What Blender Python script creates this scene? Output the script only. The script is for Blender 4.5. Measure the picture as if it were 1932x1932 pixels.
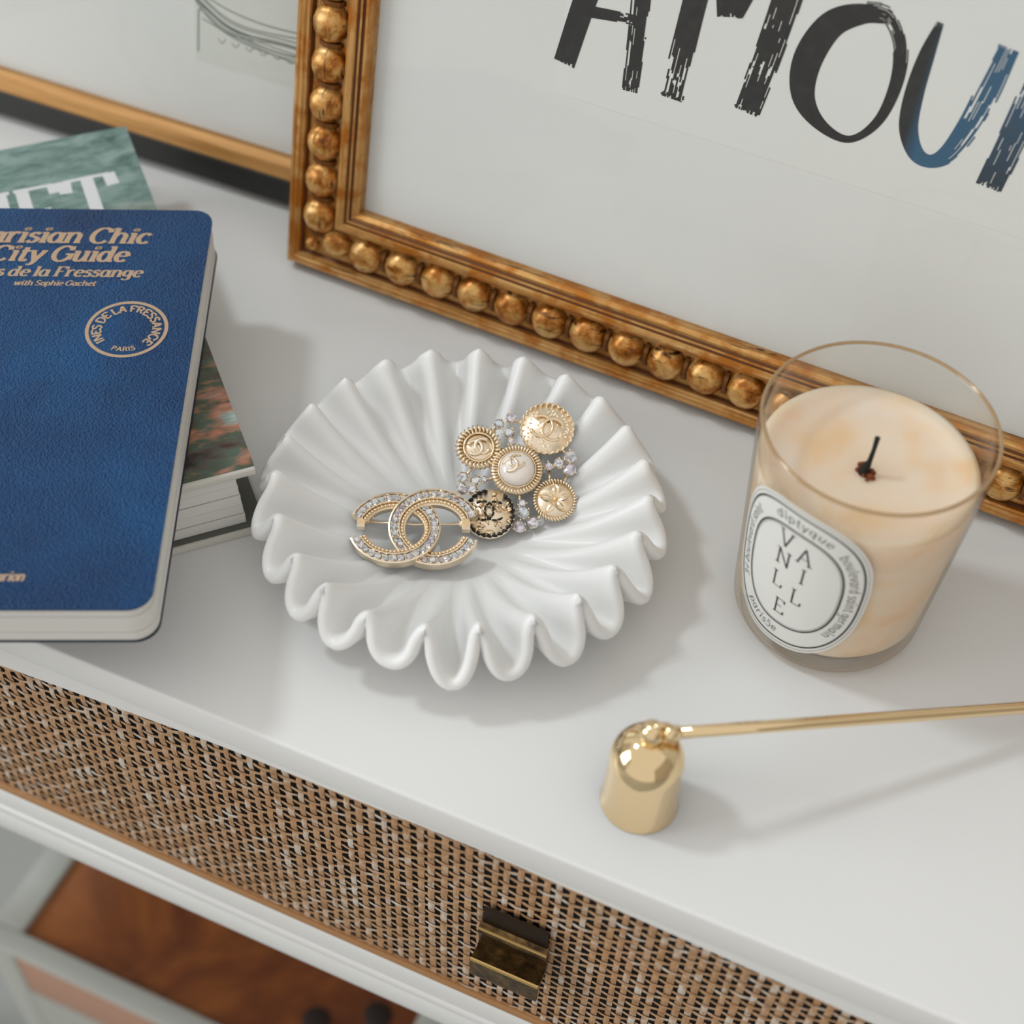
import bpy, bmesh, math, random
from mathutils import Vector, Matrix
import numpy as np
random.seed(7)
PI = math.pi
for o in list(bpy.data.objects): bpy.data.objects.remove(o)
sc = bpy.context.scene
C = sc.collection
TOP = 0.76                      # height of the table top above the floor (m); local drawings are in mm

# ------------------------------------------------------------------ camera
cam = bpy.data.cameras.new('camera'); camo = bpy.data.objects.new('camera', cam); C.objects.link(camo)
right = Vector((0.9155389, 0.40073101, 0.03468691)); down = Vector((0.32631431, -0.68955609, -0.64655346)); fwd = Vector((-0.23517545, 0.60326367, -0.76207969))
M = Matrix((( right.x, -down.x, -fwd.x), (right.y, -down.y, -fwd.y), (right.z, -down.z, -fwd.z))).to_4x4()
M.translation = Vector((0.01580923, -0.36932275, 0.45418403 + TOP))
camo.matrix_world = M
cam.sensor_width = 36; cam.sensor_fit = 'HORIZONTAL'; cam.lens = 36 * 2868.3 / 1932
cam.clip_start = 0.02; cam.clip_end = 60
cam.dof.use_dof = True; cam.dof.focus_distance = 0.572; cam.dof.aperture_fstop = 6.0
sc.camera = camo
# ------------------------------------------------------------------ world, sun, exposure
w = bpy.data.worlds.new('room_light'); sc.world = w; w.use_nodes = True
w.node_tree.nodes['Background'].inputs[0].default_value = (1.0, 0.965, 0.92, 1)
w.node_tree.nodes['Background'].inputs[1].default_value = 0.80
sl = bpy.data.lights.new('sun', 'SUN'); sl.energy = 0.76; sl.angle = math.radians(7); sl.color = (0.86, 0.95, 1.0)
so = bpy.data.objects.new('sun', sl); C.objects.link(so)
so.location = (-1.2, 0, 2.3)
so.rotation_euler = Vector((1.0, 0.05, -1.28)).to_track_quat('-Z', 'Y').to_euler()
cy = sc.cycles; cy.max_bounces = 7; cy.diffuse_bounces = 3; cy.glossy_bounces = 3; cy.transmission_bounces = 3; cy.transparent_max_bounces = 12; cy.caustics_reflective = False; cy.caustics_refractive = False
al = bpy.data.lights.new('window_daylight', 'AREA'); al.shape = 'RECTANGLE'; al.size = 1.7; al.size_y = 1.4; al.energy = 38; al.color = (0.93, 0.97, 1.0)   # daylight in the opening of window_1
ao = bpy.data.objects.new('window_daylight', al); C.objects.link(ao); ao.location = (-2.58, -1.5, 1.65); ao.rotation_euler = (0, -math.pi/2, 0)
ao.rotation_euler = Vector((1, 0, 0)).to_track_quat('-Z', 'Z').to_euler()
sc.view_settings.view_transform = 'Standard'; sc.view_settings.look = 'None'
sc.view_settings.gamma = 1; sc.view_settings.exposure = -0.06; sc.view_settings.use_curve_mapping = False

# ------------------------------------------------------------------ helpers
def srgb(r, g, b):
    f = lambda c: (c/255/12.92) if c/255 <= 0.04045 else ((c/255+0.055)/1.055)**2.4
    return (f(r), f(g), f(b), 1)
def mat(name, col, rough=0.5, metal=0.0, **kw):
    m = bpy.data.materials.new(name); m.use_nodes = True
    b = m.node_tree.nodes['Principled BSDF']
    b.inputs['Base Color'].default_value = col; b.inputs['Roughness'].default_value = rough; b.inputs['Metallic'].default_value = metal
    for k, v in kw.items(): b.inputs[k.replace('_', ' ')].default_value = v
    return m
class NT:
    def __init__(s, m): s.m = m; s.t = m.node_tree; s.n = s.t.nodes; s.b = s.n['Principled BSDF']
    def new(s, ty, **kw):
        x = s.n.new(ty)
        for k, v in kw.items():
            if k.startswith('i_'):
                key = k[2:]; key = int(key) if key.isdigit() else key.replace('_', ' ')
                x.inputs[key].default_value = v
            else: setattr(x, k, v)
        return x
    def link(s, a, b): s.t.links.new(a, b)
    def coords(s, scale=(1, 1, 1), rot=(0, 0, 0), rand=False, loc=(0, 0, 0)):
        tc = s.new('ShaderNodeTexCoord'); mp = s.new('ShaderNodeMapping')
        mp.inputs['Scale'].default_value = scale; mp.inputs['Rotation'].default_value = rot; mp.inputs['Location'].default_value = loc
        s.link(tc.outputs['Object'], mp.inputs[0])
        if rand:
            oi = s.new('ShaderNodeObjectInfo'); mu = s.new('ShaderNodeMath', operation='MULTIPLY'); mu.inputs[1].default_value = 37.0
            s.link(oi.outputs['Random'], mu.inputs[0]); cx = s.new('ShaderNodeCombineXYZ'); s.link(mu.outputs[0], cx.inputs[0]); s.link(mu.outputs[0], cx.inputs[2])
            ad = s.new('ShaderNodeVectorMath', operation='ADD'); s.link(mp.outputs[0], ad.inputs[0]); s.link(cx.outputs[0], ad.inputs[1])
            return ad.outputs[0]
        return mp.outputs[0]
    def noise(s, v, scale, detail=4, rough=0.55, dist=0.0):
        x = s.new('ShaderNodeTexNoise'); x.inputs['Scale'].default_value = scale; x.inputs['Detail'].default_value = detail
        x.inputs['Roughness'].default_value = rough; x.inputs['Distortion'].default_value = dist
        s.link(v, x.inputs['Vector']); return x.outputs['Fac']
    def ramp(s, fac, stops):
        r = s.new('ShaderNodeValToRGB'); e = r.color_ramp.elements
        while len(e) < len(stops): e.new(0.5)
        for k, (p, c) in enumerate(stops): e[k].position = p; e[k].color = c
        s.link(fac, r.inputs[0]); return r.outputs[0]
    def mix(s, fac, a, b, blend='MIX'):
        x = s.new('ShaderNodeMix', data_type='RGBA', blend_type=blend)
        for sock, v in ((x.inputs[0], fac), (x.inputs[6], a), (x.inputs[7], b)):
            if hasattr(v, 'is_output'): s.link(v, sock)
            else: sock.default_value = v
        return x.outputs[2]
    def bump(s, h, strength=0.3, dist=0.0005):
        x = s.new('ShaderNodeBump'); x.inputs['Strength'].default_value = strength; x.inputs['Distance'].default_value = dist
        s.link(h, x.inputs['Height']); s.link(x.outputs[0], s.b.inputs['Normal'])
    def color(s, c): s.link(c, s.b.inputs['Base Color'])
def mesh(name, V, F, smooth=False):
    me = bpy.data.meshes.new(name); me.from_pydata([(a/1000, b/1000, c/1000) for a, b, c in V], [], F); me.validate(); me.update()
    if smooth:
        for p in me.polygons: p.use_smooth = True
    return me
def recalc(me):
    bm = bmesh.new(); bm.from_mesh(me); bmesh.ops.recalc_face_normals(bm, faces=bm.faces); bm.to_mesh(me); bm.free()
def obj(name, V, F, m, parent=None, smooth=False, loc=None, rot=None, me=None):
    if me is None:
        me = mesh(name, V, F, smooth); recalc(me)
    if m is not None and not me.materials: me.materials.append(m)
    o = bpy.data.objects.new(name, me); C.objects.link(o)
    if parent is not None: o.parent = parent
    if loc is not None: o.location = Vector(loc) / 1000
    if rot is not None: o.rotation_euler = rot
    return o
def thing(name, label, cat, loc=(0, 0, 0), rot=None, mtx=None, group=None):
    o = bpy.data.objects.new(name, None); C.objects.link(o); o.empty_display_size = 0.02
    o.location = (loc[0]/1000, loc[1]/1000, loc[2]/1000 + TOP)
    if rot is not None: o.rotation_euler = rot
    if mtx is not None: o.rotation_euler = mtx.to_euler()
    o['label'] = label; o['category'] = cat
    if group: o['group'] = group
    return o
def struct(name, V, F, m):
    o = obj(name, V, F, m); o['kind'] = 'structure'; o.location.z = TOP; return o
def box(x0, x1, y0, y1, z0, z1):
    V = [(x0, y0, z0), (x1, y0, z0), (x1, y1, z0), (x0, y1, z0), (x0, y0, z1), (x1, y0, z1), (x1, y1, z1), (x0, y1, z1)]
    return V, [(0, 3, 2, 1), (4, 5, 6, 7), (0, 1, 5, 4), (1, 2, 6, 5), (2, 3, 7, 6), (3, 0, 4, 7)]
def bevel(o, w, seg=2):
    b = o.modifiers.new('bevel', 'BEVEL'); b.width = w/1000; b.segments = seg; b.limit_method = 'ANGLE'
    for p in o.data.polygons: p.use_smooth = True
    return o
def lathe(prof, n=48, cap0=True, cap1=True):          # prof: (r, z)
    V = []; F = []
    for r, z in prof:
        for k in range(n): a = 2*PI*k/n; V.append((r*math.cos(a), r*math.sin(a), z))
    for i in range(len(prof)-1):
        for k in range(n): F.append((i*n+k, i*n+(k+1) % n, (i+1)*n+(k+1) % n, (i+1)*n+k))
    if cap0: F.append(tuple(range(n))[::-1])
    if cap1: F.append(tuple((len(prof)-1)*n+k for k in range(n)))
    return V, F
def tube(P, r, n=8, closed=False, cap=True):
    P = [Vector(p) for p in P]; N = len(P); V = []; F = []
    up = None
    for i in range(N):
        if closed: d = P[(i+1) % N]-P[i-1]
        else: d = P[min(i+1, N-1)]-P[max(i-1, 0)]
        d.normalize()
        if up is None:
            up = Vector((0, 0, 1)) if abs(d.z) < .9 else Vector((1, 0, 0))
        a = d.cross(up)
        if a.length < 1e-6: a = d.cross(Vector((0, 1, 0)))
        a.normalize(); b = a.cross(d).normalized(); up = b
        rr = r[i] if isinstance(r, (list, tuple)) else r
        for k in range(n):
            t = 2*PI*k/n; V.append(tuple(P[i]+a*(rr*math.cos(t))+b*(rr*math.sin(t))))
    for i in range(N if closed else N-1):
        j = (i+1) % N
        for k in range(n): F.append((i*n+k, i*n+(k+1) % n, j*n+(k+1) % n, j*n+k))
    if not closed and cap: F.append(tuple(range(n))[::-1]); F.append(tuple((N-1)*n+k for k in range(n)))
    return V, F
def ball(c, r, nu=10, nv=6):
    V = [(c[0], c[1], c[2]-r)]; F = []
    for j in range(1, nv):
        t = -PI/2+PI*j/nv
        for k in range(nu): a = 2*PI*k/nu; V.append((c[0]+r*math.cos(t)*math.cos(a), c[1]+r*math.cos(t)*math.sin(a), c[2]+r*math.sin(t)))
    V.append((c[0], c[1], c[2]+r)); L = len(V)-1
    for k in range(nu): F.append((0, 1+(k+1) % nu, 1+k)); F.append((L, L-nu+k, L-nu+(k+1) % nu))
    for j in range(nv-2):
        for k in range(nu): a = 1+j*nu; F.append((a+k, a+(k+1) % nu, a+nu+(k+1) % nu, a+nu+k))
    return V, F
def join(*vf):
    V = []; F = []
    for v, f in vf:
        n = len(V); V += list(v); F += [tuple(i+n for i in q) for q in f]
    return V, F
def shift(vf, d): return [(a+d[0], b+d[1], c+d[2]) for a, b, c in vf[0]], vf[1]
def ext(poly, z0, z1):                                 # extrude an xy polygon
    n = len(poly); V = [(x, y, z0) for x, y in poly]+[(x, y, z1) for x, y in poly]
    return V, [tuple(range(n))[::-1], tuple(range(n, 2*n))]+[(k, (k+1) % n, n+(k+1) % n, n+k) for k in range(n)]
def rrect(x0, x1, y0, y1, rs, n=7):                    # rs: corner radii bl, br, tr, tl
    out = []
    for (cx, cy, a0), r in zip(((x0, y0, PI), (x1, y0, 1.5*PI), (x1, y1, 0), (x0, y1, .5*PI)), rs):
        ox = cx+(r if cx == x0 else -r); oy = cy+(r if cy == y0 else -r)
        if r < .01: out.append((cx, cy)); continue
        for k in range(n+1): a = a0+.5*PI*k/n; out.append((ox+r*math.cos(a), oy+r*math.sin(a)))
    return out
def catmull(P, sub=8, closed=False):
    P = [np.array(p, float) for p in P]; N = len(P); out = []
    for i in range(N if closed else N-1):
        p1, p2 = P[i], P[(i+1) % N]
        p0 = P[i-1] if (i > 0 or closed) else 2*p1-p2
        p3 = P[(i+2) % N] if (i+2 < N or closed) else 2*p2-p1
        for k in range(sub):
            t = k/sub; out.append(.5*((2*p1)+(-p0+p2)*t+(2*p0-5*p1+4*p2-p3)*t*t+(-p0+3*p1-3*p2+p3)*t**3))
    if not closed: out.append(P[-1])
    return out

# ------------------------------------------------------------------ lettering: pen-stroke alphabet (cap height 1, x-height .68)
def El(cx, cy, rx, ry, a0=0, a1=360, n=22):
    return ('L', [(cx+rx*math.cos(math.radians(a0+(a1-a0)*k/n)), cy+ry*math.sin(math.radians(a0+(a1-a0)*k/n))) for k in range(n+1)])
def Ls(*p): return ('L', list(p))
def Cs(*p): return ('C', list(p))
def sf(x, y, w=.17): return ('S', [(x-w, y), (x+w, y)])
G = {}
def g(ch, adv, *st): G[ch] = (adv, st)
g('a', .66, El(.27, .34, .21, .32), Ls((.5, .68), (.5, .0)), sf(.57, .03, .1))
g('b', .66, Ls((.12, 1), (.12, 0)), El(.33, .34, .22, .32), sf(.06, .97, .1))
g('c', .56, El(.3, .34, .22, .32, 40, 320))
g('d', .68, El(.27, .34, .21, .32), Ls((.5, 1), (.5, 0)), sf(.44, .97, .1), sf(.57, .03, .1))
g('e', .58, El(.3, .34, .22, .32, 5, 320), Ls((.1, .36), (.51, .37)))
g('g', .64, El(.27, .38, .2, .28), Ls((.5, .68), (.5, .0)), Cs((.5, .02), (.46, -.22), (.27, -.28), (.08, -.2)))
g('h', .7, Ls((.12, 1), (.12, 0)), Cs((.12, .42), (.22, .63), (.4, .66), (.53, .5), (.54, .3)), Ls((.54, .34), (.54, 0)), sf(.06, .97, .1), sf(.12, .03, .13), sf(.56, .03, .13))
g('i', .32, Ls((.15, .68), (.15, 0)), El(.15, .9, .04, .04), sf(.09, .65, .1), sf(.17, .03, .14))
g('l', .32, Ls((.15, 1), (.15, 0)), sf(.09, .97, .1), sf(.17, .03, .14))
g('m', 1.0, Ls((.12, .68), (.12, 0)), Cs((.12, .42), (.2, .63), (.35, .66), (.46, .5), (.47, .3)), Ls((.47, .34), (.47, 0)), Cs((.47, .42), (.55, .63), (.7, .66), (.81, .5), (.82, .3)), Ls((.82, .34), (.82, 0)), sf(.06, .65, .1), sf(.12, .03, .12), sf(.47, .03, .12), sf(.84, .03, .12))
g('n', .68, Ls((.12, .68), (.12, 0)), Cs((.12, .42), (.22, .63), (.38, .66), (.51, .5), (.52, .3)), Ls((.52, .34), (.52, 0)), sf(.06, .65, .1), sf(.12, .03, .13), sf(.54, .03, .13))
g('o', .6, El(.29, .34, .22, .32))
g('p', .66, Ls((.12, .68), (.12, -.28)), El(.33, .34, .22, .32), sf(.06, .65, .1), sf(.12, -.26, .13))
g('q', .66, El(.27, .34, .21, .32), Ls((.5, .68), (.5, -.28)))
g('r', .5, Ls((.12, .68), (.12, 0)), Cs((.12, .4), (.2, .6), (.32, .67), (.44, .6)), sf(.06, .65, .1), sf(.13, .03, .14))
g('s', .5, Cs((.42, .56), (.27, .66), (.11, .56), (.14, .43), (.3, .35), (.42, .22), (.33, .05), (.17, .02), (.06, .13)))
g('t', .44, Ls((.2, .9), (.18, .15)), Cs((.18, .18), (.22, .03), (.33, .02), (.42, .1)), ('S', [(.04, .65), (.4, .65)]))
g('u', .68, Ls((.12, .68), (.12, .3)), Cs((.12, .34), (.15, .1), (.28, .02), (.42, .1), (.5, .28)), Ls((.51, .68), (.51, 0)), sf(.06, .65, .1), sf(.45, .65, .1), sf(.57, .03, .1))
g('v', .6, Ls((.07, .68), (.29, .0)), Ls((.52, .68), (.29, .0)), sf(.08, .65, .12), sf(.5, .65, .12))
g('w', .92, Ls((.07, .68), (.25, .0)), Ls((.45, .68), (.25, .0)), Ls((.45, .68), (.63, .0)), Ls((.83, .68), (.63, .0)), sf(.08, .65, .12), sf(.82, .65, .1))
g('y', .64, Ls((.08, .68), (.3, .02)), Cs((.55, .68), (.38, .2), (.24, -.2), (.06, -.24)), sf(.09, .65, .12), sf(.53, .65, .12))
g('A', .86, Ls((.42, 1), (.08, 0)), Ls((.42, 1), (.76, 0)), Ls((.2, .34), (.64, .34)), sf(.09, .03, .12), sf(.75, .03, .14))
g('C', .84, El(.44, .5, .35, .5, 42, 318), Ls((.69, .95), (.72, .72)))
g('D', .86, Ls((.16, 1), (.16, 0)), Cs((.16, .97), (.45, .96), (.74, .75), (.76, .5), (.73, .25), (.45, .04), (.16, .03)))
g('E', .72, Ls((.16, 1), (.16, 0)), Ls((.16, .97), (.62, .97)), Ls((.16, .52), (.5, .52)), Ls((.16, .03), (.64, .03)), Ls((.62, .98), (.63, .8)), Ls((.64, .02), (.66, .22)), sf(.14, .97, .1), sf(.14, .03, .1))
g('F', .7, Ls((.16, 1), (.16, 0)), Ls((.16, .97), (.64, .97)), Ls((.16, .5), (.5, .5)), Ls((.63, .98), (.65, .76)), sf(.16, .03, .15), sf(.14, .97, .1))
g('G', .9, El(.44, .5, .35, .5, 45, 350), Ls((.78, .48), (.78, .1)), ('S', [(.55, .46), (.92, .46)]), Ls((.7, .98), (.72, .72)))
g('I', .38, Ls((.18, 1), (.18, 0)), sf(.18, .97, .13), sf(.18, .03, .13))
g('L', .7, Ls((.16, 1), (.16, 0)), Ls((.16, .03), (.62, .03)), Ls((.62, .02), (.65, .24)), sf(.16, .97, .14))
g('M', 1.05, Ls((.14, 1), (.12, 0)), Ls((.14, 1), (.5, .05)), Ls((.88, 1), (.5, .05)), Ls((.88, 1), (.9, 0)), sf(.12, .97, .12), sf(.9, .97, .12), sf(.12, .03, .12), sf(.9, .03, .12))
g('N', .9, Ls((.14, 1), (.14, 0)), Ls((.14, 1), (.74, .02)), Ls((.74, 1), (.74, 0)), sf(.1, .97, .13), sf(.74, .97, .14), sf(.14, .03, .14))
g('O', .92, El(.46, .5, .37, .5))
g('P', .74, Ls((.16, 1), (.16, 0)), Cs((.16, .97), (.42, .96), (.62, .85), (.62, .66), (.42, .52), (.16, .5)), sf(.16, .03, .15), sf(.13, .97, .1))
g('R', .8, Ls((.16, 1), (.16, 0)), Cs((.16, .97), (.42, .96), (.62, .85), (.62, .66), (.42, .52), (.16, .5)), Ls((.4, .5), (.7, .0)), sf(.16, .03, .13), sf(.13, .97, .1), sf(.72, .03, .1))
g('S', .68, Cs((.56, .84), (.36, .98), (.13, .85), (.17, .62), (.4, .5), (.58, .32), (.48, .07), (.25, .01), (.08, .16)))
g('T', .8, Ls((.4, 1), (.4, 0)), Ls((.06, .97), (.74, .97)), Ls((.07, .98), (.05, .74)), Ls((.73, .98), (.75, .74)), sf(.4, .03, .16))
g('V', .84, Ls((.08, 1), (.42, 0)), Ls((.76, 1), (.42, 0)), sf(.08, .97, .13), sf(.76, .97, .13))
g('3', .56, Cs((.08, .86), (.27, .98), (.46, .8), (.24, .55), (.48, .38), (.4, .06), (.08, .1)))
g('4', .6, Ls((.42, 0), (.42, 1), (.06, .3), (.54, .3)))
g('5', .58, Ls((.48, .97), (.16, .97), (.13, .58)), Cs((.13, .58), (.32, .64), (.48, .44), (.44, .12), (.24, 0), (.06, .1)))
g(' ', .25)
def text(s, thick, thin, serif=True, sub=5, space=0.0):
    """quads of a line of lettering in units of cap height; returns V, F, pen positions"""
    V = []; F = []; x = 0; pos = []; lay = [0]
    def strip(P, wfun):
        n = len(P); lay[0] += 1
        base = len(V)
        for i in range(n):
            d = P[min(i+1, n-1)]-P[max(i-1, 0)]; L = math.hypot(*d) or 1; d = d/L
            h = wfun(d)/2
            V.append((P[i][0]-d[1]*h, P[i][1]+d[0]*h, lay[0]*.012)); V.append((P[i][0]+d[1]*h, P[i][1]-d[0]*h, lay[0]*.012))
        for i in range(n-1): F.append((base+2*i, base+2*i+1, base+2*i+3, base+2*i+2))
    for ch in s:
        adv, st = G[ch]; pos.append(x); lay[0] = 0
        for ty, P in st:
            P = [np.array((p[0]+x, p[1])) for p in P]
            if ty == 'S':
                if serif: strip(P, lambda d: thin*1.15)
                elif ch in 't': strip(P, lambda d: thin)
                continue
            if ty == 'C': P = catmull(P, sub)
            if len(P) == 2: P = [P[0]*(1-t)+P[1]*t for t in np.linspace(0, 1, 5)]
            strip(P, lambda d: thin+(thick-thin)*abs(d[1])**1.3)
        x += adv+space
    pos.append(x)
    return V, F, pos
def print_flat(name, s, parent, m, x_right=None, x_left=None, base=0, cap=5, z=0, word_w=None, shear=0.0, thick=.2, thin=.1, serif=True, rot=None):
    V, F, pos = text(s, thick, thin, serif)
    k = s.rfind(' ')+1
    sx = cap if word_w is None else word_w/(pos[-1]-pos[k])
    off = x_right-pos[-1]*sx if x_right is not None else x_left
    return obj(name, [(off+a*sx+b*cap*shear, base+b*cap, z+c) for a, b, c in V], F, m, parent)

# ------------------------------------------------------------------ materials
def m_white(name, col, rough=.38):
    m = mat(name, col, rough); n = NT(m); v = n.coords((1, 1, 1))
    f = n.noise(v, 9, 3); n.color(n.mix(n.ramp(f, [(.35, (0, 0, 0, 1)), (.7, (1, 1, 1, 1))]), tuple(c*.97 for c in col[:3])+(1,), col))
    n.bump(n.noise(v, 420, 2), .03, .0002); return m
LACQ = m_white('white_lacquer', (.80, .80, .79, 1), .33)
WALLM = m_white('wall_paint', (.78, .77, .74, 1), .8)
FLOORM = m_white('pale_floor', (.40, .41, .39, 1), .5)
def m_gilt(name, along):
    m = mat(name, srgb(190, 130, 60), .34, .55); n = NT(m)
    sc_ = (8, 160, 160) if along == 'x' else (160, 8, 160)
    v = n.coords(sc_, rand=True); v2 = n.coords((60, 60, 60), rand=True)
    grain = n.noise(v, 3.0, 6, .65); blot = n.noise(v2, 1.4, 4, .6)
    c = n.ramp(grain, [(.25, srgb(112, 68, 28)), (.42, srgb(194, 140, 74)), (.6, srgb(218, 170, 106)), (.8, srgb(234, 200, 146))])
    c = n.mix(n.ramp(blot, [(.46, (0, 0, 0, 1)), (.62, (1, 1, 1, 1))]), c, srgb(182, 112, 36))
    crack = n.noise(v, 1.2, 8, .75, 1.5)
    c = n.mix(n.ramp(crack, [(.36, (1, 1, 1, 1)), (.40, (0, 0, 0, 1))]), c, srgb(58, 30, 10))
    n.color(c); n.bump(grain, .35, .0006)
    return m
GILT = m_gilt('antique_gilt', 'x')
def m_bead():
    m = mat('gilt_bead', srgb(190, 130, 60), .27, .45); n = NT(m)
    v = n.coords((150, 150, 150), rand=True); vs = n.coords((60, 420, 60), rand=True)
    a = n.noise(v, 1.0, 5, .65); b = n.noise(vs, 1.3, 6, .7)
    c = n.ramp(a, [(.3, srgb(104, 54, 10)), (.43, srgb(176, 108, 32)), (.55, srgb(214, 164, 94)), (.8, srgb(236, 200, 144))])
    c = n.mix(n.ramp(b, [(.36, (1, 1, 1, 1)), (.43, (0, 0, 0, 1))]), c, srgb(52, 26, 8))
    n.color(c); n.bump(b, .4, .0006); return m
BEAD = m_bead()
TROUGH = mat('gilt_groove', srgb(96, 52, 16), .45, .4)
def m_fresnel_glass(name, tint, edge, ior=1.45, rough=0.02):
    m = bpy.data.materials.new(name); m.use_nodes = True; t = m.node_tree; t.nodes.remove(t.nodes['Principled BSDF'])
    out = t.nodes['Material Output']; tr = t.nodes.new('ShaderNodeBsdfTransparent'); gl = t.nodes.new('ShaderNodeBsdfGlossy'); gl.inputs['Roughness'].default_value = rough
    mx = t.nodes.new('ShaderNodeMixShader')
    f0 = ((ior-1)/(ior+1))**2                      # Schlick reflectance, the same from both sides of the thin wall
    lf = t.nodes.new('ShaderNodeLayerWeight'); lf.inputs[0].default_value = .5; pw = t.nodes.new('ShaderNodeMath'); pw.operation = 'POWER'; pw.inputs[1].default_value = 5
    fr = t.nodes.new('ShaderNodeMath'); fr.operation = 'MULTIPLY_ADD'; fr.inputs[1].default_value = 1-f0; fr.inputs[2].default_value = f0
    t.links.new(lf.outputs['Facing'], pw.inputs[0]); t.links.new(pw.outputs[0], fr.inputs[0])
    lw = t.nodes.new('ShaderNodeMath'); lw.operation = 'POWER'; lw.inputs[1].default_value = 3.0; t.links.new(lf.outputs['Facing'], lw.inputs[0]); cm = t.nodes.new('ShaderNodeMix'); cm.data_type = 'RGBA'
    cm.inputs[6].default_value = tint; cm.inputs[7].default_value = edge
    t.links.new(lw.outputs[0], cm.inputs[0]); t.links.new(cm.outputs[2], tr.inputs[0])
    t.links.new(fr.outputs[0], mx.inputs[0]); t.links.new(tr.outputs[0], mx.inputs[1]); t.links.new(gl.outputs[0], mx.inputs[2]); t.links.new(mx.outputs[0], out.inputs[0])
    return m
PANE = m_fresnel_glass('picture_glass', (.98, .985, .98, 1), (.93, .95, .94, 1), 1.3)
TUMBLER = m_fresnel_glass('tumbler_glass', (.995, .992, .985, 1), (.84, .68, .46, 1), 1.5)
PAPER = m_white('print_paper', (.87, .865, .855, 1), .85)
BOOKPAGE = m_white('book_pages', (.78, .77, .74, 1), .8)
GOLD = mat('champagne_gold', srgb(253, 230, 196), .18, 1.0)
GOLD2 = mat('satin_gold', srgb(253, 236, 210), .28, 1.0)
POLISHED = mat('polished_brass', srgb(240, 214, 170), .06, 1.0)
def m_stone():
    m = mat('rhinestone', srgb(226, 226, 236), .04, .75); n = NT(m); oi = n.new('ShaderNodeObjectInfo')
    n.color(n.ramp(oi.outputs['Random'], [(.0, srgb(228, 222, 232)), (.4, srgb(240, 240, 244)), (.7, srgb(224, 232, 236)), (1, srgb(246, 244, 242))]))
    vo = n.new('ShaderNodeTexVoronoi'); vo.inputs['Scale'].default_value = 2.4; n.link(n.coords((1000, 1000, 1000), rand=True), vo.inputs['Vector'])      # light and dark cells painted into the colour imitate the crystal's inner reflections
    sp = n.new('ShaderNodeSeparateColor'); n.link(vo.outputs['Color'], sp.inputs[0])
    n.color(n.mix(n.ramp(sp.outputs[0], [(.15, (.6, .6, .6, 1)), (.5, (0, 0, 0, 1))]), n.b.inputs['Base Color'].links[0].from_socket, srgb(120, 116, 124))); return m
STONE = m_stone()
BLACKEN = mat('black_enamel', srgb(14, 15, 14), .12, 0.0)
PEARL = mat('pearl', srgb(248, 238, 228), .12, 0.0, Coat_Weight=.6, Coat_Roughness=.05)

# ------------------------------------------------------------------ the room
V, F = box(-2600, 2600, -3200, 240, -790, -760); struct('floor', V, F, FLOORM)
V, F = box(-2600, 2600, 240, 300, -760, 1840); struct('wall_back', V, F, WALLM)
TAUPE = m_white('taupe_paint', (.46, .41, .36, 1), .85)
V, F = box(2600, 2660, -3200, 240, -760, 1840); struct('wall_right', V, F, TAUPE)
WY0, WY1, WZ0, WZ1 = -2350, -650, 190, 1590                     # opening of the window in the side wall
V, F = join(box(-2700, -2600, -3200, WY0, -760, 1840), box(-2700, -2600, WY1, 240, -760, 1840), box(-2700, -2600, WY0, WY1, -760, WZ0), box(-2700, -2600, WY0, WY1, WZ1, 1840))
struct('wall_left', V, F, WALLM)
V, F = join(box(-2680, -2620, WY0, WY0+50, WZ0, WZ1), box(-2680, -2620, WY1-50, WY1, WZ0, WZ1), box(-2680, -2620, WY0+50, WY1-50, WZ0, WZ0+50), box(-2680, -2620, WY0+50, WY1-50, WZ1-50, WZ1), box(-2670, -2630, -1525, -1475, WZ0+50, WZ1-50))
struct('window_1', V, F, LACQ)

# ------------------------------------------------------------------ console table
YF = -140.2
tb = thing('console_table', 'white lacquered console table with a woven rattan drawer front', 'table', (-60, 0, -TOP*1000))
H = TOP*1000; X0, X1 = -500.0, 500.0
bevel(obj('tabletop', *box(X0, X1, YF, 235, H-16, H), LACQ, tb), 1.4, 3)
# front fascia below the top: its lower edge is scribed slightly unevenly to the rattan
xs = [-440, -217.4+60-60, -124.2, -19.8, 38.4, 122.2, 440]; zs = [-29, -28.1, -19.5, -16.6, -19, -23.8, -27]
xs[1] = -217.4
NX = 60; V = []; F = []
for k in range(NX+1):
    x = X0+(X1-X0)*k/NX; z = float(np.interp(x, xs, zs))
    for y in (YF+.2, YF+14): V += [(x, y, H-15.5), (x, y, H+z)]
for k in range(NX):
    a = 4*k; b = a+4
    F += [(a, b, b+1, a+1), (a+2, a+3, b+3, b+2), (a+1, b+1, b+3, a+3), (a, a+2, b+2, b)]
obj('fascia', V, F, LACQ, tb)
bevel(obj('bottom_rail', *box(X0, X1, YF, YF+18, H-184, H-166), LACQ, tb), .8)
bevel(obj('rail_bead', *box(X0, X1, YF-.6, YF+18, H-165.6, H-159), LACQ, tb), 1.2)
bevel(obj('rail_step', *box(X0, X1, YF+.3, YF+18, H-158.6, H-141), LACQ, tb), .8)
obj('side_panel', *box(X0, X0+18, YF+18, 235, H-184, H-16), LACQ, tb)
obj('side_panel', *box(X1-18, X1, YF+18, 235, H-184, H-16), LACQ, tb)
obj('back_panel', *box(X0+18, X1-18, 217, 235, H-184, H-16), LACQ, tb)
obj('bottom_panel', *box(X0+18, X1-18, YF+18, 217, H-184, H-172), LACQ, tb)
for x in (X0, X1-40):
    for y in (YF+6, 195): bevel(obj('leg', *box(x, x+40, y, y+40, 0, H-184), LACQ, tb), 2)
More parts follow.
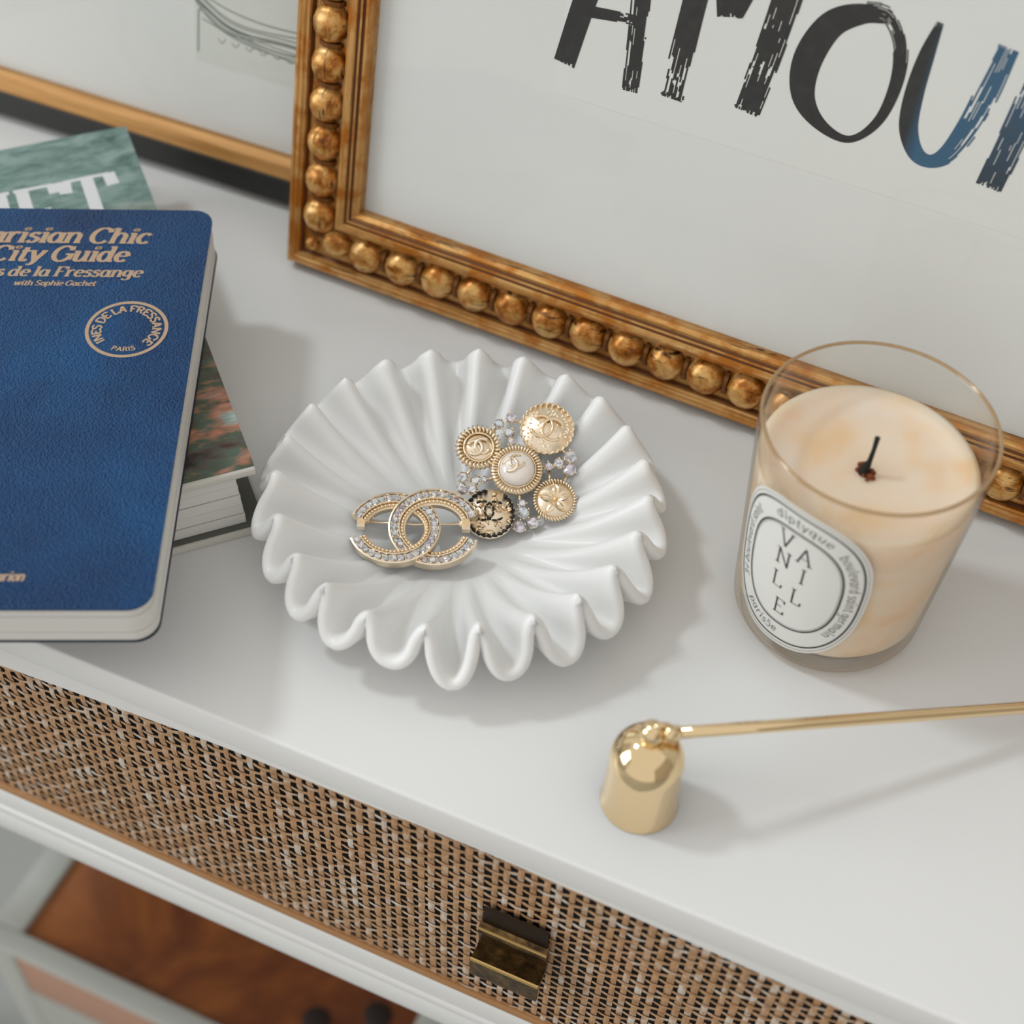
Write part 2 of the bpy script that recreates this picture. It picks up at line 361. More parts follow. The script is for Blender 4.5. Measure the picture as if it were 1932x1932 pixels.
DARKW = mat('drawer_backing', srgb(24, 16, 10), .7)
dr = obj('drawer', *box(-420, 420, YF+4.5, YF+120, H-141, H-16), DARKW, tb)
def m_cane():
    m = mat('woven_cane', srgb(176, 132, 88), .55); n = NT(m)
    v = n.coords((90, 90, 90), rand=True); vf = n.coords((14, 14, 14), rand=True); oi = n.new('ShaderNodeObjectInfo')
    a = n.noise(v, 2.2, 4, .6); b = n.noise(v, .9, 3, .6)
    c = n.ramp(a, [(.28, srgb(130, 96, 62)), (.45, srgb(172, 134, 96)), (.62, srgb(190, 152, 114)), (.8, srgb(200, 170, 136))])
    c = n.mix(n.ramp(b, [(.52, (0, 0, 0, 1)), (.62, (1, 1, 1, 1))]), c, srgb(206, 196, 182))
    c2 = n.mix(n.ramp(oi.outputs['Random'], [(0, (.0, .0, .0, 1)), (1, (.35, .35, .35, 1))]), c, srgb(178, 124, 78))
    n.color(c2); return m
CANE = m_cane()
PITCH = 4.85
def ribbon(P, wdt, axis):                       # flat cane strip: P list of (along, out); axis 'x' or 'z'
    V = []; F = []
    for (s, c, nout) in P:
        ww = wdt*(1+.12*math.sin(s*1.7+c)) / 2
        for q, dn in ((-ww, 0), (0, .22), (ww, 0), (0, -.15)):
            if axis == 'z': V.append((c+q, -(nout+dn), s))
            else: V.append((s, -(nout+dn), c+q))
    n = len(P)
    for i in range(n-1):
        for k in range(4): a = 4*i; F.append((a+k, a+(k+1) % 4, a+4+(k+1) % 4, a+4+k))
    F += [(0, 1, 2, 3), tuple(4*(n-1)+k for k in (3, 2, 1, 0))]
    return V, F
cols = [-416+PITCH*k+random.uniform(-.35, .35) for k in range(int(832/PITCH))]
rows = [H-138.6+PITCH*k+random.uniform(-.3, .3) for k in range(25)]
for i, x in enumerate(cols):
    wob = random.uniform(-.4, .4); P = []
    for s in np.arange(H-141, H-15.9, PITCH/3):
        ph = (s-(H-138.6))/PITCH
        P.append((s, x+wob*math.sin(s*.035+i), .3*math.cos(PI*(ph+i))))
    obj('cane_strand', *ribbon(P, 2.5+random.uniform(-.35, .35), 'z'), CANE, dr, loc=(0, YF+2.0, 0))
for j, z in enumerate(rows):
    wob = random.uniform(-.3, .3); P = []
    for s in np.arange(-418, 419, PITCH/3):
        ph = (s+416)/PITCH
        P.append((s, z+wob*math.sin(s*.04+j*2.1), -.3*math.cos(PI*(ph+j))))
    obj('cane_strand', *ribbon(P, 1.9+random.uniform(-.35, .35), 'x'), CANE, dr, loc=(0, YF+2.0, 0))
bevel(obj('cane_binding', *box(-418, 418, YF+.2, YF+3, H-143, H-138.2), mat('cane_edge', srgb(168, 122, 76), .6), dr), .6)
# aged brass pull
def m_aged():
    m = mat('aged_brass', srgb(84, 62, 34), .38, .85); n = NT(m); v = n.coords((120, 120, 120))
    a = n.noise(v, 1.5, 5, .65); n.color(n.ramp(a, [(.3, srgb(46, 34, 22)), (.55, srgb(104, 80, 48)), (.75, srgb(150, 122, 78))])); n.bump(a, .2, .0004); return m
AGED = m_aged(); EDGE = mat('worn_brass_edge', srgb(206, 172, 112), .25, 1.0)
def prism_x(prof, x0, x1):
    n = len(prof); V = [(x0, -p, z) for p, z in prof]+[(x1, -p, z) for p, z in prof]
    return V, [tuple(range(n)), tuple(range(2*n-1, n-1, -1))]+[(k, n+k, n+(k+1) % n, (k+1) % n) for k in range(n)]
HX0, HX1 = -76.5+60, -49.5+60
pull = obj('pull_handle', *prism_x([(1, H-66), (3.6, H-67), (4.2, H-70), (3.0, H-75), (2.6, H-79), (3.4, H-81.6), (9.6, H-80.6), (10.4, H-81.6), (10.6, H-93), (9.4, H-93.4), (9.0, H-84), (1, H-84)], HX0, HX1), AGED, dr, loc=(0, YF, 0))
obj('back_plate', *prism_x([(0.4, H-55), (1.6, H-55.6), (1.6, H-86), (.4, H-86)], HX0+.8, HX1-.8), mat('dark_plate', srgb(40, 26, 12), .5, .7), pull)  # flat dark plate behind the pull, showing above its top edge
obj('worn_edge', *prism_x([(3.5, H-66.7), (3.9, H-66.75), (4.3, H-67.6), (3.8, H-67.4)], HX0-.1, HX1+.1), EDGE, pull)
obj('worn_edge', *prism_x([(9.7, H-80.5), (10.3, H-80.7), (10.65, H-81.6), (9.9, H-81.1)], HX0-.1, HX1+.1), EDGE, pull)

# ------------------------------------------------------------------ low chest under the table
def m_burl():
    m = mat('rust_brown_wood', srgb(120, 62, 22), .45); n = NT(m); v = n.coords((9, 9, 9)); a = n.noise(v, 1.3, 5, .6, .6)
    n.color(n.ramp(a, [(.3, srgb(58, 24, 6)), (.48, srgb(112, 56, 18)), (.62, srgb(150, 86, 34)), (.75, srgb(176, 108, 50))])); return m
BURL = m_burl(); FRAMEW = m_white('chest_paint', (.44, .455, .42, 1), .5)
ZT = -430
ch = thing('storage_chest', 'low white-framed chest with mottled rust-brown panels below the drawer', 'chest', (-271, 0, -TOP*1000))
CH = TOP*1000+ZT
for nm, b in (('top_frame', (-142, 141, -120, -106)), ('top_frame', (-142, 141, 160, 176)), ('top_frame', (-142, -122, -106, 160)), ('top_frame', (121, 141, -106, 160))):
    bevel(obj(nm, *box(*b, CH-(4.5 if b[3] == -106 else 22), CH), FRAMEW, ch), 1)
obj('top_panel', *box(-122, 121, -106, 160, CH-14, CH-5), BURL, ch)
BURL2 = mat('front_panel_wood', srgb(176, 134, 112), .6)
bevel(obj('front_panel', *box(-121.5, 120.5, -118.5, -108, CH-60, CH-4.8), BURL2, ch), 1)
obj('lower_front_panel', *box(-121.5, 120.5, -119, -110, 30, CH-60.5), FRAMEW, ch)
obj('side_panel', *box(-139, -131, -100, 160, 30, CH-22), FRAMEW, ch); obj('side_panel', *box(129, 137, -100, 160, 30, CH-22), FRAMEW, ch)
obj('back_panel', *box(-131, 129, 160, 170, 30, CH-22), FRAMEW, ch)
for x in (-142, 121):
    for y in (-119, 156): bevel(obj('corner_post', *box(x, x+20, y, y+20, 0, CH-(5 if y < 0 else 22)), FRAMEW, ch), 1)
for x, y in ((66, -79), (98, -61)):
    obj('knot', *lathe([(8, 0), (8.4, .6), (7, 1.2), (.5, 1.4)], 20), mat('dark_knot', srgb(30, 14, 6), .6), ch, True, loc=(x, y, CH-5))

# ------------------------------------------------------------------ picture frames
def frame_matrix(yaw, lean):
    ex = Vector((math.cos(yaw), math.sin(yaw), 0)); nh = Vector((-math.sin(yaw), math.cos(yaw), 0))
    et = nh*math.sin(lean)+Vector((0, 0, 1))*math.cos(lean); en = ex.cross(et)
    return Matrix(((ex.x, et.x, en.x), (ex.y, et.y, en.y), (ex.z, et.z, en.z)))
def rail(prof, L):                      # mitred moulding along +x, outer edge at y=0; prof (d, n)
    V = [(d, d, n) for d, n in prof]+[(L-d, d, n) for d, n in prof]; n = len(prof)
    return V, [tuple(range(n)), tuple(range(2*n-1, n-1, -1))]+[(k, (k+1) % n, n+(k+1) % n, n+k) for k in range(n)]
def rails(name, prof, W, Hh, m, parent):
    out = []
    for L, loc, a in ((W, (0, 0, 0), 0), (Hh, (W, 0, 0), PI/2), (W, (W, Hh, 0), PI), (Hh, (0, Hh, 0), -PI/2)):
        out.append(obj(name, *rail(prof, L), m, parent, loc=loc, rot=(0, 0, a)))
    return out
# antique gilt frame with the brush lettered print
GW, GH, DP = 428.0, 330.0, 15.5
gf = thing('picture_frame', 'antique gilt beaded picture frame holding brush-lettered AMOUR print', 'picture frame', (-274.7, 80.3, 3.5), mtx=frame_matrix(math.atan2(-14.1, 336), math.radians(12.5)))
prof = [(0, -DP), (0, -1), (.8, .6), (2.2, 1.3), (2.8, .8), (3.4, 1.5), (4.6, 1.6), (5.2, 1.0), (5.8, 1.6), (6.8, 1.2), (7.4, -.6), (8.4, -1.4), (23.6, -1.4), (24.2, .2), (25.2, 3.0), (27.2, 4.3), (29.2, 4.0), (30.0, 2.6), (30.6, 3.2), (31.4, 3.0), (31.8, 2.0), (33.6, 2.2), (35, .6), (35.2, -4), (35.2, -DP)]
gr = rails('moulding', prof, GW, GH, GILT, gf)
for r_ in gr:
    L = GW if r_ in (gr[0], gr[2]) else GH
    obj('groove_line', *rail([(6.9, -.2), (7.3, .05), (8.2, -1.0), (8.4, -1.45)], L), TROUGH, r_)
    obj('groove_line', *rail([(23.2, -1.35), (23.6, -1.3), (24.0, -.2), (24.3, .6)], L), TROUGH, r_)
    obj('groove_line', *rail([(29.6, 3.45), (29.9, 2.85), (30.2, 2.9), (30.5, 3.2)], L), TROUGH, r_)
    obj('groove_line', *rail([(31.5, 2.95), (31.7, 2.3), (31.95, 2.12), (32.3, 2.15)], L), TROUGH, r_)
# beads and reels
bv = []; bf = []
NU, NVb = 14, 6
for j in range(NVb):
    t = .5*PI*j/NVb
    for k in range(NU):
        a = 2*PI*k/NU; c = math.cos(t)
        bv.append((8.5*c**.75*math.cos(a), 8.1*c**.75*math.sin(a), 7.8*math.sin(t)))
bv.append((0, 0, 7.8))
for j in range(NVb-1):
    for k in range(NU): bf.append((j*NU+k, j*NU+(k+1) % NU, (j+1)*NU+(k+1) % NU, (j+1)*NU+k))
for k in range(NU): bf.append(((NVb-1)*NU+k, (NVb-1)*NU+(k+1) % NU, len(bv)-1))
bead_me = mesh('bead', bv, bf, True); bead_me.materials.append(BEAD)
def half_disc(r, w):
    V = []; F = []
    for s in (-w/2, w/2):
        for k in range(9): a = PI*k/8; V.append((s, r*math.cos(a), r*.8*math.sin(a)))
    for k in range(8): F.append((k, k+1, k+10, k+9))
    F += [tuple(range(9)), tuple(range(17, 8, -1))]; return V, F
reel_me = mesh('reel', *half_disc(5.6, 1.8)); recalc(reel_me); reel_me.materials.append(mat('gilt_reel', srgb(120, 72, 26), .4, .5))
def beads(rl, first, pitch, L, flip=False):
    s = first
    while s < L-22:
        o = obj('bead', None, None, None, rl, me=bead_me, loc=(s, 16.2, -1.6)); o.rotation_euler = (random.uniform(-.06, .06), random.uniform(-.06, .06), random.choice((0, PI)))
        obj('reel', None, None, None, rl, me=reel_me, loc=(s+pitch/2, 16.2, -1.8))
        s += pitch
beads(gr[0], 40.2, 17.62, GW); beads(gr[1], 40, 17.3, GH); beads(gr[2], 40, 17.6, GW); beads(gr[3], GH-27.8-17.15*15, 17.15, GH-0)
for L, r_ in ((GW, gr[0]),):
    o = obj('corner_bead', None, None, None, r_, me=bead_me, loc=(25.2, 17.2, -2)); o.scale = (.9, .8, .9)
    o = obj('corner_bead', None, None, None, r_, me=bead_me, loc=(12.5, 12.0, -3)); o.scale = (.5, .45, .6)
obj('mat_board', *box(34, GW-34, 34, GH-34, -6.5, -4.2), PAPER, gf)
sheet = obj('art_paper', *box(112.9, 318, 111.9, 262, -4.2, -4.05), m_white('art_paper', (.88, .88, .865, 1), .85), gf)
obj('glass_pane', *box(33, GW-33, 33, GH-33, -2.6, -1.4), PANE, gf)
obj('backing_board', *box(20, GW-20, 20, GH-20, -DP+1, -7), mat('frame_backing', srgb(110, 90, 66), .8), gf)
# brush letters: every stroke is a bundle of bristle tracks that run dry towards its end
def m_ink(name, c0, c1, y0, y1, x0=None, x1=None):
    m = mat(name, c0, .7); n = NT(m); tc = n.new('ShaderNodeTexCoord'); sx = n.new('ShaderNodeSeparateXYZ'); n.link(tc.outputs['Object'], sx.inputs[0])
    mr = n.new('ShaderNodeMapRange'); mr.inputs[1].default_value = y0/1000; mr.inputs[2].default_value = y1/1000
    n.link(sx.outputs[1 if x0 is None else 0], mr.inputs[0])
    if x0 is not None: mr.inputs[1].default_value = x0/1000; mr.inputs[2].default_value = x1/1000
    v = n.coords((1, 1, 1)); a = n.noise(v, 320, 4); b = n.noise(v, 60, 3)
    c = n.mix(mr.outputs[0], c0, c1); c = n.mix(n.ramp(a, [(.45, (0, 0, 0, 1)), (.85, (.14, .14, .14, 1))]), c, srgb(110, 108, 104))
    n.color(n.mix(n.ramp(b, [(.4, (0, 0, 0, 1)), (.7, (.12, .12, .12, 1))]), c, srgb(70, 62, 56))); return m
INK = m_ink('black_ink', srgb(14, 14, 13), srgb(24, 21, 20), 120, 180)
INKU = m_ink('black_to_blue_ink', srgb(24, 26, 28), srgb(44, 96, 132), 0, 0, 248, 253.5)
INKR = m_ink('deep_blue_ink', srgb(30, 44, 56), srgb(40, 84, 116), 125, 160)
def brush(P, W, dry0=.0, dry1=.25, nb=18, seed=1):
    rnd = random.Random(seed); P = [np.array(p, float) for p in catmull(P, 8)]; Wd = catmull([(x,) for x in W], 8) if len(W) > 1 else [(W[0],)]*len(P)
    n = len(P); V = []; F = []
    nor = []
    for i in range(n):
        d = P[min(i+1, n-1)]-P[max(i-1, 0)]; d /= (np.hypot(*d) or 1); nor.append(np.array((-d[1], d[0])))
    for b in range(nb):
        u0 = (b-.12)/nb-.5; u1 = (b+1.12)/nb-.5; z = -3.95+.06*rnd.random()
        edge = abs(b/(nb-1)-.5)*2
        def segs():
            a = max(0, rnd.gauss(0, .012)); e = 1-max(0, rnd.gauss(0, .012))
            gaps = []
            for dry, side in ((dry0, 0), (dry1, 1)):
                if dry > 0:
                    for _ in range(rnd.choice((1, 2, 2, 3))):
                        L = rnd.uniform(.015, .11)*(.5+edge); c = rnd.uniform(0, dry)**1.0
                        if rnd.random() < .35+.55*edge: gaps.append((c, c+L) if side == 0 else (1-c-L, 1-c))
            gaps.sort(); cur = a
            for g0, g1 in gaps:
                if g0 > cur: yield cur, min(g0, e)
                cur = max(cur, g1)
            if cur < e: yield cur, e
        for s0, s1 in segs():
            k0, k1 = s0*(n-1), s1*(n-1); ks = [k0]+[k for k in range(int(k0)+1, int(math.ceil(k1)))]+[k1]; base = len(V)
            for k in ks:
                i = int(min(k, n-2)); f = k-i; p = P[i]*(1-f)+P[i+1]*f; q = nor[i]*(1-f)+nor[i+1]*f; wd = Wd[i][0]*(1-f)+Wd[i+1][0]*f
                for u in (u0, u1): V.append((p[0]+q[0]*wd*u, p[1]+q[1]*wd*u, z))
            for j in range(len(ks)-1): a = base+2*j; F.append((a, a+1, a+3, a+2))
    return V, F
def letter(lbl, m, *strokes):
    o = obj('painted_letter', *join(*strokes), m, sheet, loc=(-1.6, -1.4, 0)); o['label'] = lbl
letter('black brushed letter A', INK, brush([(133, 200), (127, 176), (121.5, 152), (117.0, 125.5)], [8, 9, 9, 8.6], 0, 0, 18, 3), brush([(133, 200), (139, 178), (142.6, 157), (144.9, 122.5)], [7, 7.5, 7.6, 6.6], .1, .45, 16, 4), brush([(121, 147.2), (132, 148.4), (144, 149.4)], [4.4, 4, 3.6], 0, .3, 8, 5))
letter('black brushed letter M', INK, brush([(164, 200), (163.6, 180), (162.4, 155), (161.2, 124.6)], [9, 9, 9, 9.6], 0, .14, 18, 7), brush([(165, 204), (172, 178), (176.6, 160)], [10, 10, 9.5], 0, 0, 14, 8), brush([(192, 204), (183, 180), (177, 161)], [8, 8, 8], 0, 0, 12, 9), brush([(196.6, 200), (195.6, 176), (193.4, 152), (190.4, 128.0)], [9.4, 10.5, 10.4, 10], .0, .5, 22, 10))
letter('black brushed letter O', INK, brush([(231, 174.5), (222, 173.6), (212.5, 167), (207.6, 153), (209.4, 140), (218, 131.8), (229.5, 129.6), (237.6, 139), (240, 154), (237.6, 167), (231, 175.5), (222.5, 176)], [3.5, 7, 9.5, 10.4, 8.4, 4.6, 2.6, 3.4, 4.6, 5.4, 6.0, 4.5], 0, .12, 16, 11))
letter('brushed letter U fading from black to blue', INKU, brush([(248.4, 178), (247.2, 166), (247.0, 152), (248.6, 140), (253.6, 132), (259.5, 130.6), (264.6, 135.4), (268.4, 147), (270.6, 160), (272.6, 176)], [2.4, 5.4, 6.6, 6.6, 5.6, 4.8, 6.6, 8, 8.4, 7], 0, .28, 18, 12))
letter('deep blue brushed letter R', INKR, brush([(287, 202), (286, 178), (284.4, 155), (281.6, 127.4)], [9, 10, 10, 9.6], 0, .62, 22, 13), brush([(285, 200), (300, 200), (308, 190), (303, 176), (288, 168)], [7, 8, 8, 7, 6], 0, .2, 16, 14), brush([(291, 170), (302, 150), (313, 127)], [8, 8, 7], 0, .4, 16, 15))

# black and gold frame behind
BL = math.radians(10); BWd, BH, BD = 640.0, 470.0, 20.0
bf_ = thing('picture_frame', 'black picture frame with gold inner edge and pencil sketch behind the books', 'picture frame', (-610, 114.0, 3.5), mtx=frame_matrix(0, BL))
BLACKF = mat('black_moulding', srgb(28, 30, 27), .42)
rails('moulding', [(0, -BD), (0, -1), (1.2, 0), (11.8, 0), (12.6, -.6), (12.6, -BD)], BWd, BH, BLACKF, bf_)
GOLDW = mat('gold_wood', srgb(200, 148, 84), .45, .25); n_ = NT(GOLDW); gv = n_.noise(n_.coords((8, 200, 200)), 2, 4); n_.color(n_.ramp(gv, [(.3, srgb(176, 122, 62)), (.7, srgb(212, 162, 98))]))
rails('inner_edge', [(12.6, -BD), (12.6, -.4), (14, .6), (20, .2), (22.6, -2.4), (22.6, -BD)], BWd, BH, GOLDW, bf_)
obj('mat_board', *box(20, BWd-20, 20, BH-20, -8.5, -6.5), PAPER, bf_)
sk = obj('sketch_sheet', *box(266, 470, 56, 330, -6.5, -6.1), m_white('sketch_sheet', (.80, .81, .765, 1), .85), bf_)
obj('glass_pane', *box(20, BWd-20, 20, BH-20, -4.6, -3.6), PANE, bf_)
PENCIL = mat('pencil_line', srgb(150, 154, 148), .8)
rnd = random.Random(5)
def scrib(P, w=.55):
    P = catmull(P, 8); V = []; F = []
    for i, p in enumerate(P):
        d = P[min(i+1, len(P)-1)]-P[max(i-1, 0)]; d = d/(np.hypot(*d) or 1)
        for s in (-w/2, w/2): V.append((p[0]-d[1]*s, p[1]+d[0]*s, -6.05))
    for i in range(len(P)-1): F.append((2*i, 2*i+1, 2*i+3, 2*i+2))
    return V, F
lines = []
for k in range(7):
    y = 84-k*1.5; lines.append(scrib([(264+k, y+5+rnd.uniform(-2, 2)), (285, y-2+rnd.uniform(-2, 2)), (310, y-4+rnd.uniform(-2, 2)), (345, y-1+rnd.uniform(-2, 2)), (390, y+8)], .5+rnd.random()*.3))
for k in range(3): lines.append(scrib([(262+k*1.5, 100), (268, 84-k), (290, 74-k*2), (330, 72-k), (380, 80)], .6))
lines.append(scrib([(268.5, 80), (268, 70), (267.6, 60)], .9)); lines.append(scrib([(270, 76), (290, 71), (312, 68), (330, 67)], .7))
for k in range(6): lines.append(scrib([(278+k*7, 69-k*.3), (280+k*7, 67), (282+k*7, 69.5-k*.3)], .5))
obj('pencil_sketch', *join(*lines), PENCIL, sk)['kind'] = 'stuff'

# ------------------------------------------------------------------ books
def m_painting():
    m = mat('painted_cover', srgb(110, 140, 130), .38); n = NT(m)
    v = n.coords((60, 150, 60), (0, 0, .25)); v2 = n.coords((26, 60, 26), (0, 0, .3)); v3 = n.coords((30, 30, 30))
    a = n.noise(v, .9, 6, .65, .5); b = n.noise(v2, 1.1, 4, .6)
    tc = n.new('ShaderNodeTexCoord'); sx = n.new('ShaderNodeSeparateXYZ'); n.link(tc.outputs['Object'], sx.inputs[0])
    up = n.ramp(a, [(.3, srgb(62, 92, 84)), (.48, srgb(112, 140, 134)), (.6, srgb(140, 162, 158)), (.75, srgb(150, 170, 150))])
    lo = n.ramp(b, [(.3, srgb(38, 26, 24)), (.42, srgb(92, 62, 54)), (.5, srgb(70, 84, 62)), (.58, srgb(206, 128, 100)), (.66, srgb(170, 190, 184)), (.78, srgb(222, 224, 222))])
    lo = n.mix(n.ramp(a, [(.4, (0, 0, 0, 1)), (.62, (.6, .6, .6, 1))]), lo, srgb(88, 116, 106))
    mr = n.new('ShaderNodeMapRange'); mr.inputs[1].default_value = .13; mr.inputs[2].default_value = .17; n.link(sx.outputs[1], mr.inputs[0])
    n.color(n.mix(mr.outputs[0], lo, up)); return m
GA = math.radians(45.1)
gb = thing('art_book', 'green painted-cover art book lying under the blue guidebook', 'book', (-207.5, -58.5, 0), (0, 0, GA))
BW_, BHt = 165.0, 222.0
GREYB = mat('grey_endpaper', srgb(96, 98, 92), .7)
CREAM = m_white('cream_board', (.66, .65, .60, 1), .7)
bevel(obj('back_cover', *box(-BW_, 1.5, -1.5, BHt, 0, 3.6), CREAM, gb), .5)
obj('back_endpaper', *box(-BW_+3, .6, -.4, BHt-2, 3.6, 4.0), GREYB, gb)
zz = 4.2
for k in range(5):
    t = (31.2-4.2)/5; obj('page_section', *box(-BW_+5, -6-.35*k, 2.2+.25*(k % 2), BHt-4, zz, zz+t-.35), BOOKPAGE, gb); zz += t
obj('spine', *box(-BW_-2.4, -BW_, -1.5, BHt, 0, 35), CREAM, gb)
fc = obj('front_cover', *box(-BW_, 0, 0, BHt, 31.4, 34.6), CREAM, gb); bevel(fc, .5)
obj('cover_painting', *box(-BW_, -.1, 1.6, BHt-.1, 34.6, 35.0), m_painting(), fc)
WHITEP = mat('white_print', (.74, .75, .76, 1), .5)
print_flat('title_lettering', 'MONET', fc, WHITEP, x_right=-12.6, base=155, cap=36, z=35.05, word_w=128, thick=.19, thin=.055)

BA = math.radians(25.1)
bb = thing('guidebook', 'blue leather-grained city guidebook with gold lettering on top of the art book', 'book', (-197.4, -140.4, 35.05), (0, 0, BA))
W2, H2, T2 = 128.0, 204.0, 18.45
def m_leather():
    m = mat('blue_leather', srgb(8, 62, 108), .33, Specular_IOR_Level=.34); n = NT(m); v = n.coords((1, 1, 1))
    vo = n.new('ShaderNodeTexVoronoi'); vo.inputs['Scale'].default_value = 1250; vo.feature = 'SMOOTH_F1'; n.link(v, vo.inputs['Vector'])
    nz = n.noise(v, 1500, 2); big = n.noise(v, 22, 3)
    ad = n.new('ShaderNodeMath', operation='ADD'); n.link(vo.outputs['Distance'], ad.inputs[0]); n.link(nz, ad.inputs[1])
    n.bump(ad.outputs[0], 1.0, .0009)
    n.color(n.ramp(big, [(.3, srgb(0, 52, 100)), (.7, srgb(2, 78, 132))])); return m
LEATHER = m_leather(); GILTP = mat('gold_foil', srgb(206, 176, 148), .35, .6)
pc = [(0, 0), (W2, 0), (W2, H2), (0, H2)]
obj('back_cover', *ext(rrect(-W2, 0, 0, H2, (0, 8, 8, 0)), 0, .7), mat('navy_edge', srgb(20, 36, 58), .5), bb)
zz = .7
for k in range(4):
    t = (T2-1.5)/4; ins = .5+.25*(k % 2)
    obj('page_section', *ext(rrect(-W2+2, -ins, ins, H2-ins, (0, 8, 8, 0)), zz, zz+t-(.25 if k < 3 else 0)), BOOKPAGE, bb); zz += t
obj('spine', *box(-W2-.8, -W2, 0, H2, 0, T2), LEATHER, bb)
cv = obj('front_cover', *ext(rrect(-W2, 0, 0, H2, (0, 8, 8, 0)), T2-.8, T2), LEATHER, bb)
zt = T2+.06
IT = dict(shear=.22, thick=.215, thin=.095)
print_flat('title_lettering', 'Parisian Chic', cv, GILTP, x_right=-24.0, base=182.6, cap=9.3, z=zt, word_w=24.6, **IT)
print_flat('title_lettering', 'City Guide', cv, GILTP, x_right=-31.3, base=171.4, cap=9.1, z=zt, word_w=30.6, **IT)
print_flat('author_lettering', 'Ines de la Fressange', cv, GILTP, x_right=-24.3, base=162.3, cap=5.8, z=zt, word_w=34.4, **IT)
print_flat('author_lettering', 'with Sophie Gachet', cv, GILTP, x_right=-41.4, base=156.9, cap=2.9, z=zt, word_w=11.8, **IT)
print_flat('publisher_lettering', 'Flammarion', cv, GILTP, x_right=-42.8, base=11.6, cap=3.9, z=zt, word_w=22, **IT)
# round gold seal
SX, SY = -25.8, 132.6
def ring(r0, r1, z0, z1, n=64):
    V = []; F = []
    for r, z in ((r0, z0), (r1, z0), (r1, z1), (r0, z1)):
        for k in range(n): a = 2*PI*k/n; V.append((r*math.cos(a), r*math.sin(a), z))
    for q in range(4):
        for k in range(n): F.append((q*n+k, q*n+(k+1) % n, ((q+1) % 4)*n+(k+1) % n, ((q+1) % 4)*n+k))
    return V, F
seal = obj('seal', *ring(14.2, 15.6, T2, T2+.06), GILTP, cv, loc=(SX, SY, 0))
def arc_text(s, r, cap, a0, a1, tops_out, thick, thin, z):
    V, F, pos = text(s, thick, thin, False); tot = pos[-1]; out = []
    for x, y, c in V:
        t = x/tot; a = math.radians(a0+(a1-a0)*t); rr = r+y*cap if tops_out else r-y*cap
        out.append((rr*math.cos(a), rr*math.sin(a), z+c))
    return out, F
obj('seal_lettering', *join(arc_text('INES DE LA FRESSANGE', 9.6, 3.5, 222, -46, True, .22, .2, zt), arc_text('PARIS', 12.2, 2.3, 248, 294, False, .2, .18, zt)), GILTP, seal)

# ------------------------------------------------------------------ pleated dish
lobes = [-52.6, -35.8, -21, -6.1, 10.6, 26.4, 40.5, 55, 70.5, 86, 101.4, 117, 132.6, 148.3, 163.9, 180.3, 194.2, 212, 229.4, 244.3, 258.8, 275.6, 292.6]
NL = len(lobes)
rl = random.Random(3); amp = [1+rl.uniform(-.24, .2) for _ in lobes]; amp = [a_*(1.22 if -75 < b_ < 0 or b_ > 285 else .95) for a_, b_ in zip(amp, lobes)]; lean_ = [rl.uniform(-.35, .35) for _ in lobes]
def phase(th):                               # degrees -> lobe phase, amplitude, lean
    t = (th+52.6) % 360-52.6
    for k in range(NL):
        a = lobes[k]; b = lobes[k+1] if k < NL-1 else lobes[0]+360
        if a <= t < b:
            f = (t-a)/(b-a); return 2*PI*f, amp[k]*(1-f)+amp[(k+1) % NL]*f, lean_[k]*(1-f)+lean_[(k+1) % NL]*f
    return 0, 1, 0
NT_, NR, THK = NL*24, 40, 4.8
P = np.zeros((NR+1, NT_, 3))
for j in range(NR+1):
    u = j/NR
    for k in range(NT_):
        th = -52.6+360*k/NT_; ph, am, ln = phase(th)
        gq = max(0, (u-.22)/.78); gq = gq**1.95
        wv = math.cos(ph+ln*.6*gq*math.sin(ph)); wv = math.copysign(abs(wv)**.62, wv)
        R = 2+68.9*u**.94
        r = R+4.3*gq*wv*am
        q = max(0, (R-17)/55); z = 4.6+24.0*q**1.5-7.3*gq*wv*am
        a = math.radians(th)-.004*gq*math.sin(ph)*am+ln*.03*gq
        P[j, k] = (r*math.cos(a), r*math.sin(a), z)
du = np.gradient(P, axis=0); dv = np.roll(P, -1, 1)-np.roll(P, 1, 1)
nrm = np.cross(du, dv); nrm /= np.linalg.norm(nrm, axis=2, keepdims=True)
nrm[nrm[..., 2] < 0] *= -1
Q = P-nrm*THK
Q[..., 2] = np.maximum(Q[..., 2], 0.05)
rows_ = [P[j] for j in range(NR+1)]
du_r = du[NR]/np.linalg.norm(du[NR], axis=1, keepdims=True)
for t in (30, 60, 90, 120, 150):
    t = math.radians(t); rows_.append((P[NR]+Q[NR])/2+nrm[NR]*(THK/2*math.cos(t))+du_r*(THK/2*math.sin(t)))
rows_ += [Q[j] for j in range(NR, -1, -1)]
V = [tuple(p) for row in rows_ for p in row]; F = []
for j in range(len(rows_)-1):
    for k in range(NT_): F.append((j*NT_+k, j*NT_+(k+1) % NT_, (j+1)*NT_+(k+1) % NT_, (j+1)*NT_+k))
F.append(tuple(range(NT_))[::-1]); F.append(tuple((len(rows_)-1)*NT_+k for k in range(NT_)))
DISH = mat('white_resin', (.86, .86, .85, 1), .36, Subsurface_Weight=.3, Subsurface_Scale=.004, Subsurface_Radius=(1.0, .95, .85))
nd = NT(DISH); nd.bump(nd.noise(nd.coords((1, 1, 1)), 60, 4), .06, .001)
dish = obj('ruffled_dish', V, F, DISH, None, True, loc=(-136.4, -31.2, 0)); dish.location.z = TOP
dish['label'] = 'white pleated ruffled-edge trinket dish with two brooches in it'; dish['category'] = 'dish'

